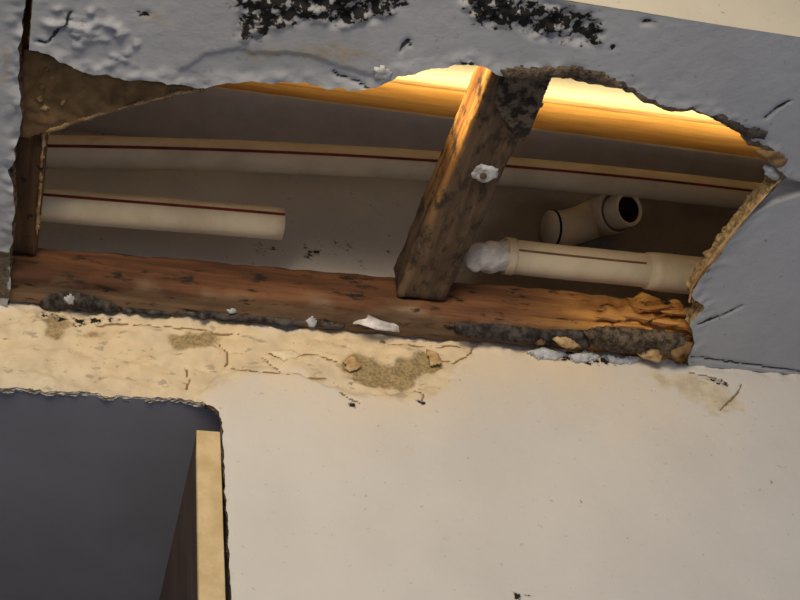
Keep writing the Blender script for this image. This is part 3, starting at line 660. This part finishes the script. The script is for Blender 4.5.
strip3('paper_curl', [ony(x, y, Y) for x, y, Y in [(344, 324, -.004), (352, 320, -.010), (360, 318, -.014), (368, 321, -.016), (378, 325, -.015), (390, 327, -.012), (400, 327, -.009), (405, 328, -.004)]],
       (0, -.55, .75), [.003, .006, .009, .0085, .007, .0055, .0075, .009], 0.0007, MAT['shred'], 'white torn paper curl hanging at the lower edge below the brace')
scrap('crumb', [(306, 320), (312, 316), (318, 320), (316, 325), (308, 325)], ZL, 0.0045, MAT['shred_grey'], 'small round pale crumb left of the white paper curl', 81, 'crumb')
scrap('crumb', [(226, 308), (234, 308), (237, 311), (230, 313)], ZL + .0006, 0.0028, MAT['shred_grey'], 'tiny pale crumb on the ledger midway left', 82, 'crumb')
# pale shreds along the wall under the dark strip
for k, (a, lab) in enumerate([([(528, 350), (540, 346), (556, 349), (572, 352), (560, 356), (540, 356)], 'leftmost pale grey paper shred under the dark board strip'),
                              ([(568, 352), (584, 350), (600, 354), (596, 359), (578, 359)], 'middle pale grey paper shred under the dark board strip'),
                              ([(602, 353), (622, 354), (644, 357), (640, 361), (614, 360)], 'rightmost pale grey paper shred under the dark board strip')]):
    pts = [ony(x, y, -0.004) for x, y in a]; P2 = np.array([[q[0], q[2]] for q in pts]); P2 = jitter(P2, 0.0007, 0.003, 90 + k)
    V, Fc = blob_patch(P2, 0.0, 0.0035, 0.0012, 0.003, 90 + k); V = np.array(V); V = np.stack([V[:, 0], V[:, 2] - 0.0004, V[:, 1]], 1)
    setp(mesh('paper_shred', V, [f[::-1] for f in Fc], MAT['shred_grey'], smooth=False), lab, 'paper')
# dark curled paper at the upper right of the hole
scrap('paper_flap', [(694, 110), (704, 111), (718, 114), (732, 121), (744, 126), (756, 128), (768, 130), (764, 138), (752, 138), (742, 132), (728, 126), (712, 117)], H - 0.0003, 0.0022, MAT['shred_dark'], 'dark curled paper flap at the upper right edge of the hole', 84, 'paper', amp=0.0012, tilt=(-0.06, 0.05))
scrap('paper_flap', [(752, 146), (764, 150), (778, 152), (786, 160), (782, 168), (772, 166), (762, 156)], H - 0.0003, 0.0024, MAT['kraft'], 'small brown torn flap at the right tip of the hole', 85, 'paper', amp=0.0014)
scrap('paper_flap', [(764, 166), (774, 164), (780, 170), (780, 180), (772, 178), (766, 174)], H + 0.003, 0.0030, MAT['shred_grey'], 'pale torn flap just under the brown flap at the right tip', 86, 'paper', amp=0.0014)
scrap('paper_flap', [(500, 70), (520, 66), (545, 67), (575, 66), (600, 72), (628, 88), (616, 87), (590, 80), (560, 76), (530, 78), (508, 79)], H - 0.0003, 0.0016, MAT['gypsum_dark'], 'dark torn paper flap along the upper edge right of the brace', 87, 'paper', amp=0.0018)
scrap('paper_flap', [(374, 68), (384, 64), (392, 69), (391, 79), (382, 82), (374, 77)], H - 0.0003, 0.0022, MAT['shred_grey'], 'round blistered paint flake above the upper edge of the hole', 88, 'paint flake', amp=0.0016)
# curled paper on the right broken edge
strip3('paper_curl', [onz(x, y, H + dz) for x, y, dz in [(690, 302, .006), (694, 288, .002), (706, 270, 0), (720, 252, .001), (735, 231, 0), (750, 212, .001), (766, 194, .002), (778, 184, .005)]], (0.75, .3, .55),
       [.004, .006, .0055, .007, .0065, .007, .006, .003], 0.0009, MAT['shred_tan'], 'long tan strip of torn paper along the right edge of the hole')
# flakes of plaster lifting from the wall
for k, (a, mt, lab) in enumerate([([(342, 362), (352, 356), (362, 366), (350, 372)], 'shred_tan', 'tan plaster flake at the left end of the bare wall patch'),
                                  ([(426, 350), (438, 354), (442, 364), (430, 366)], 'shred_tan', 'tan plaster flake at the right end of the bare wall patch'),
                                  ([(268, 352), (292, 350), (300, 356), (284, 362)], 'wallflake', 'cream plaster flake between the ledger and the doorway corner')]):
    if mt == 'wallflake': mtl = simple('cream_plaster_flake', srgb(226, 210, 176), srgb(206, 188, 150), 100, 0.9, 0.4)
    else: mtl = MAT[mt]
    P2 = jitter(py(a), 0.0005, 0.003, 95 + k); V, Fc = blob_patch(P2, 0.0, 0.0016, 0.0011, 0.001, 95 + k); V = np.array(V); V = np.stack([V[:, 0], V[:, 2] - 0.0002, V[:, 1]], 1)
    setp(mesh('plaster_flake', V, [f[::-1] for f in Fc], mtl), lab, 'plaster flake')
